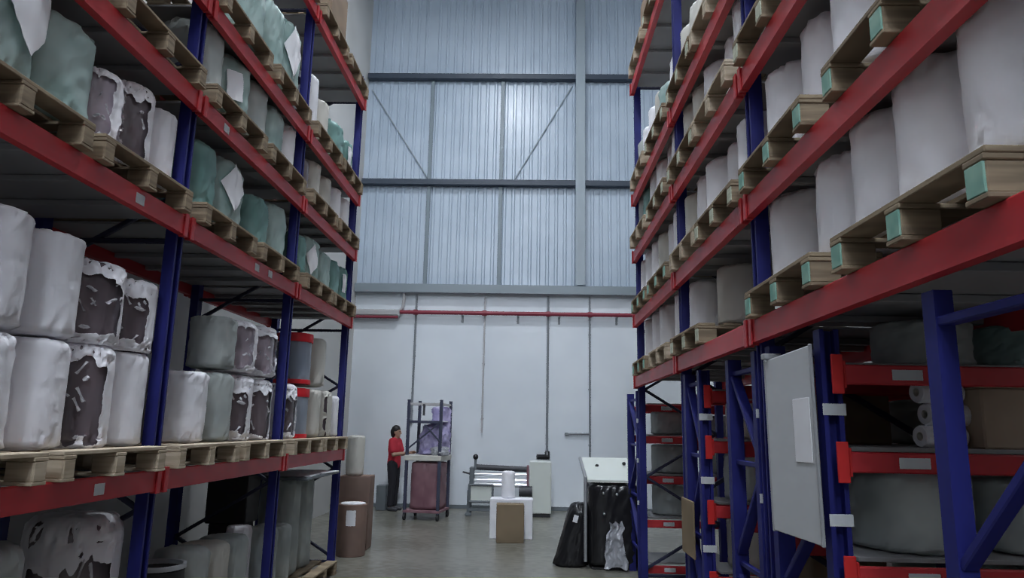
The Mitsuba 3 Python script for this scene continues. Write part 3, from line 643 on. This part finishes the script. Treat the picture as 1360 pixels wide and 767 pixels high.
# ------------------------------------------------------------------ small cross racks under the right rack
CL = [.67, 1.16, 1.62, 1.99]
def cross_rack(label, yb, yf, x0=1.27, x1=3.7, levels=CL, h=2.2, decks=True, pw=.085):
    k = thing('shelf_rack', label, 'rack')
    pm = P(post_mesh(h - .01, pw, .07), 'post_blue')
    for x in (x0 + pw / 2, x1):
        for y, a in ((yf, 180), (yb, 0)):
            part(k, 'upright_post', pm, T().translate([x, y, .0]).rotate([0, 0, 1], a))
        if pw < .07:
            for a, b in (((x, yf + .03, 2.09), (x, yb - .03, 2.09)), ((x, yf + .03, 2.02), (x, yb - .03, 1.36)), ((x, yf + .03, .5), (x, yb - .03, 1.24))):
                part(k, 'brace', P(bar(a, b, .05, .03), 'post_blue'))
        for j, z in enumerate((.35, .95, 1.55, 2.1) if pw > .07 else ()):
            part(k, 'brace', P(bar((x, yf + .04, z), (x, yb - .04, z), .03, .03), 'post_blue'))
            if j < 3:
                a, b = ((x, yf + .04, z + .53), (x, yb - .04, z + .06)) if j % 2 else ((x, yf + .04, z + .06), (x, yb - .04, z + .53))
                part(k, 'brace', P(bar(a, b, .06, .03), 'post_blue'))
    for z in levels:
        for y, s in ((yf - .055, 1), (yb + .055, -1)):
            part(k, 'beam', P(cbox(x1 - x0 - .02, .035, .085, .006, ((x0 + x1) / 2 + .03, y, z)), 'beam_red'))
            part(k, 'beam_hook', P(cat([cbox(.05, .012, .17, .003, (x0 + .05, y - s * .024, z)), cbox(.012, .04, .12, .003, (x0 + .085, y, z))]), 'hook_red'))
            part(k, 'beam_tag', P(cbox(.13, .003, .045, .001, (x0 + .35, y - s * .0195, z)), 'tag_white'))
        if decks: part(k, 'deck', P(cbox(x1 - x0 - .2, yb - yf - .1, .02, .003, ((x0 + x1) / 2 + .04, (yb + yf) / 2, z + .0525)), 'deck_steel'))
    for z in (.9, 1.38, 1.84):
        part(k, 'post_tag', P(cbox(.1, .003, .05, .001, (x0 + .045, yf - .0365, z)), 'tag_white'), label='white tag on the post')
    return k
cross_rack('blue shelf rack with red beams at the far end, under the right rack', 9.5, 8.72, levels=[.17] + CL)
cross_rack('blue braced shelf rack beside the black machine, under the right rack', 5.98, 5.50)
cross_rack('blue shelf rack with diagonal brace left of the white board', 4.68, 4.13)
cross_rack('blue shelf rack with red beams right of the white board', 3.87, 3.20)
cross_rack('nearest blue upright frame with red beams at the right edge', 2.28, 1.50, x0=1.265, levels=[.62], decks=False, pw=.06)
k = thing('white_board', 'tall white board hung on the blue posts under the right rack', 'board')
part(k, 'panel', P(cbox(.012, .60, .84, .004), 'tag_white'), T().translate([1.225, 3.45, 1.69]).rotate([1, 0, 0], -1.5))
for dy in (-.305, .305): part(k, 'edge', P(cbox(.016, .015, .85, .004, (0, dy, 0)), 'galvanised'), T().translate([1.223, 3.45, 1.69]).rotate([1, 0, 0], -1.5))
part(k, 'paper_sheet', P(cbox(.003, .2, .28, .001), 'paper'), T().translate([1.216, 3.28, 1.75]).rotate([1, 0, 0], -1), 'white paper sheet')
part(k, 'hook', P(cbox(.09, .05, .03, .004, (1.24, 3.72, 2.12)), 'galvanised'))
k = single('tan_board', 'tan cardboard sheet leaning on the blue rack beside the black machine', 'board', P(cbox(.015, .42, .42, .006, (1.245, 5.85, 1.0)), 'tan_board'))

DZ = .0625
carton('carton', 'tall tan carton on the upper shelf at the right edge', .5, .42, .27, (2.27, 3.50, CL[2] + DZ), 0, 'carton_pale')
def small_roll(x, y, z, r, L, label, group):
    m = cyl((-L / 2, 0, r), (L / 2, 0, r), r, 28)
    k = thing('small_roll', label, 'roll', group)
    part(k, 'film', P(lathe([(r * .4, -L / 2), (r * .9, -L / 2), (r, -L / 2 + .008), (r, L / 2 - .008), (r * .9, L / 2), (r * .4, L / 2), (r * .4, -L / 2)], 32), 'white_wrap', 40), T().translate([x, y, z + r]).rotate([0, 0, 1], 12).rotate([0, 1, 0], 90))
    part(k, 'core', P(lathe([(r * .34, -L / 2), (r * .4, -L / 2), (r * .4, L / 2), (r * .34, L / 2), (r * .34, -L / 2)], 24), 'cream_wrap', 40), T().translate([x, y, z + r]).rotate([0, 0, 1], 12).rotate([0, 1, 0], 90))
for i in range(3):
    small_roll(1.89 + .03 * (i % 2), 3.4, CL[2] + DZ + i * .1, .05, .22, f"small white roll lying beside the brown carton, {['bottom', 'middle', 'top'][i]} of three", 'small rolls by the carton')
for i in range(3):
    small_roll(1.52, 4.28, CL[1] + DZ + i * .084, .042, .3, f"small white roll seen under the diagonal brace, {['bottom', 'middle', 'top'][i]} of three", 'small rolls by the brace')
carton('carton', 'brown carton on the top shelf behind the diagonal brace', .36, .45, .32, (1.82, 4.3, CL[2] + DZ), 0, 'tan_board')
carton('carton', 'brown carton on the middle shelf behind the diagonal brace', .4, .45, .36, (1.88, 4.3, CL[1] + DZ), 0, 'tan_board')
carton('carton', 'brown carton on the bottom shelf behind the diagonal brace', .4, .45, .36, (1.72, 4.3, CL[0] + DZ), 0, 'tan_board')
carton('carton', 'brown carton standing on the floor under the white board', .4, .45, .42, (1.75, 3.5, 0), 0, 'carton')
sh = ['bottom', 'middle', 'upper', 'top']
for j, (z, kd, r, h) in enumerate(((CL[0], 'cream', .2, .36), (CL[1], 'grey', .19, .34), (CL[2], 'cream', .18, .28))):
    put(kd, 1.72, 5.74, z + DZ, r, h, 200, f'dim {LOOK[kd][1]} on the {sh[j]} shelf beside the black machine', 'shelf bundles by the machine')
    put('grey' if j != 1 else 'grey', 1.72, 9.1, z + DZ, .2, h, 190, f"dim {LOOK['grey' if j != 1 else 'grey'][1]} on the {sh[j]} shelf of the far shelf rack", 'shelf bundles far')
SHN = {0: 'bottom', 1: 'middle', 2: 'upper', 3: 'top'}
for lv, x, kd, r, h in ((1, 1.78, 'grey', .24, .34), (1, 2.32, 'grey', .23, .32), (0, 1.78, 'grey', .23, .36), (0, 2.32, 'grey', .22, .35), (2, 2.78, 'grey', .23, .26), (3, 1.9, 'grey', .2, .22), (3, 2.45, 'green', .23, .22), (1, 2.86, 'grey', .23, .33), (0, 2.86, 'grey', .23, .36),
                         (0, 3.38, 'grey', .22, .36), (1, 3.38, 'grey', .22, .34), (2, 3.34, 'grey', .23, .26), (3, 3.0, 'grey', .23, .22)):
    place = {1.78: 'first', 1.9: 'first', 2.32: 'second', 2.45: 'second', 2.78: 'third', 2.86: 'third', 3.0: 'third', 3.38: 'deepest', 3.34: 'deepest'}[x]
    put(kd, x, 3.52, CL[lv] + DZ, r, h, 200, f"dim {LOOK[kd][1]}, {SHN[lv]} shelf right of the white board, {place} from aisle", 'shelf bundles by the board')
for lv in range(4):
    for q, x in enumerate((2.45, 3.05)):
        put('grey' if (lv + q) % 3 else 'green', x, 4.4, CL[lv] + DZ, .26, .22 if lv == 3 else .26 if lv == 2 else .33, 200, f"dim {LOOK['grey' if (lv + q) % 3 else 'green'][1]}, {SHN[lv]} shelf left of the white board, {('outer', 'inner')[q]} one", 'deep bundles left of the board')
    put('grey', 2.4, 5.74, CL[lv] + DZ, .2, .22 if lv == 3 else .26 if lv == 2 else .33, 200, f"dim grey bundle deep on the {SHN[lv]} shelf by the black machine", 'deep rolls by the machine')
    put('grey', 2.5, 9.1, CL[lv] + DZ, .25, .24 if lv > 1 else .33, 200, f"dim grey bundle deep on the {SHN[lv]} shelf of the far shelf rack", 'deep rolls on the far shelf rack')

# ------------------------------------------------------------------ the person
def chain(pts):
    s = [mf.Manifold.sphere(r, 20).translate(list(map(float, p))) for p, r in pts]
    return [mf.Manifold.batch_hull([a, b]) for a, b in zip(s[:-1], s[1:])]
def join(ms, L=.02, it=8):
    m = ms[0]
    for o in ms[1:]: m = m + o
    m = m.refine_to_length(L).to_mesh(); t = trimesh.Trimesh(m.vert_properties[:, :3], m.tri_verts, process=True)
    trimesh.smoothing.filter_taubin(t, iterations=it); return t
# local: faces +x, y to the left, feet at z = 0
def arm(s):
    sh_, el, wr = (0, s * .185, 1.37), (.07, s * .23, 1.11), (.30, s * .17, 1.15)
    out = chain([(sh_, .052), (el, .041), (wr, .028)])
    palm = chain([(wr, .027), ((.345, s * .165, 1.155), .033), ((.375, s * .16, 1.155), .03)])
    for q, (dy, L) in enumerate(((-.03, .062), (-.01, .07), (.01, .066), (.03, .052))):
        b = np.array([.385, s * .16 + dy, 1.158]); palm += chain([(b, .0095), (b + [L * .55, 0, -.006], .0088), (b + [L, 0, -.026], .0078)])
    b = np.array([.35, s * .16 - s * .03, 1.165]); palm += chain([(b, .0115), (b + [.03, -s * .022, .012], .0105), (b + [.06, -s * .026, .006], .0085)])
    return out + palm
def leg(s): return chain([((-.01, s * .09, .9), .09), ((.01, s * .095, .5), .062), ((-.01, s * .10, .09), .042)])
torso = chain([((-.01, 0, .92), .125), ((0, 0, 1.08), .115), ((0, 0, 1.25), .12)]) + chain([((0, -.14, 1.37), .065), ((0, .14, 1.37), .065)]) + chain([((0, -.09, 1.2), .1), ((0, -.12, 1.34), .08)]) + chain([((0, .09, 1.2), .1), ((0, .12, 1.34), .08)])
neck = chain([((0, 0, 1.38), .058), ((.015, 0, 1.48), .05)])
head = chain([((.02, 0, 1.575), .088), ((.03, 0, 1.53), .072), ((.055, 0, 1.475), .045)]) + chain([((.108, 0, 1.56), .012), ((.122, 0, 1.528), .014)]) + chain([((.088, -.018, 1.492), .014), ((.088, .018, 1.492), .014)]) + chain([((.02, .09, 1.56), .014), ((.018, .092, 1.53), .011)]) + chain([((.02, -.09, 1.56), .014), ((.018, -.092, 1.53), .011)])
foot = lambda s: chain([((-.03, s * .10, .045), .04), ((.12, s * .115, .03), .032)])
PT = T().translate([-2.82, 15.25, .0]).rotate([0, 0, 1], -12).scale([1.0, 1.0, 1.02])
pk = thing('person', 'person in red shirt and black trousers standing at the tall cart', 'person')
part(pk, 'body', P(join(torso + neck + head + arm(1) + arm(-1) + leg(1) + leg(-1) + foot(1) + foot(-1), .016, 6), 'skin', True), PT)
part(pk, 'hair', P(join(chain([((.004, 0, 1.602), .098), ((-.022, 0, 1.56), .094), ((-.035, 0, 1.50), .066)]), .014, 3), 'hair_black', True), PT, 'short black hair')
eyes = []
for s in (-1, 1):
    e = trimesh.creation.icosphere(2, .0085); e.apply_translation((.1015, s * .032, 1.567)); eyes.append(e)
part(pk, 'eyes', P(cat(eyes), 'black_plastic', True), PT)
grow = lambda pts, d: [(p, r + d) for p, r in pts]
shirt = chain(grow([((-.01, 0, .93), .125), ((0, 0, 1.08), .118), ((0, 0, 1.25), .122)], .014)) + chain(grow([((0, -.14, 1.37), .065), ((0, .14, 1.37), .065)], .012)) + chain(grow([((0, -.09, 1.2), .1), ((0, -.12, 1.34), .08)], .012)) + chain(grow([((0, .09, 1.2), .1), ((0, .12, 1.34), .08)], .012))
for s in (-1, 1): shirt += chain(grow([((0, s * .185, 1.37), .052), ((.05, s * .22, 1.19), .048)], .016))
part(pk, 'shirt', P(join(shirt, .018, 6), 'shirt_red', True), PT, 'red shirt')
tro = chain(grow([((-.01, -.06, .9), .105), ((-.01, .06, .9), .105)], .012))
for s in (-1, 1): tro += chain(grow([((-.01, s * .09, .9), .09), ((.01, s * .095, .5), .062), ((-.01, s * .10, .13), .05)], .014))
part(pk, 'trousers', P(join(tro, .018, 6), 'trouser_black', True), PT, 'black trousers')
for s in (-1, 1): part(pk, 'shoe', P(join(chain(grow([((-.035, s * .10, .05), .042), ((.03, s * .105, .048), .042), ((.125, s * .115, .036), .034)], .004)), .012, 4), 'steel_dark', True), PT, 'dark shoe')
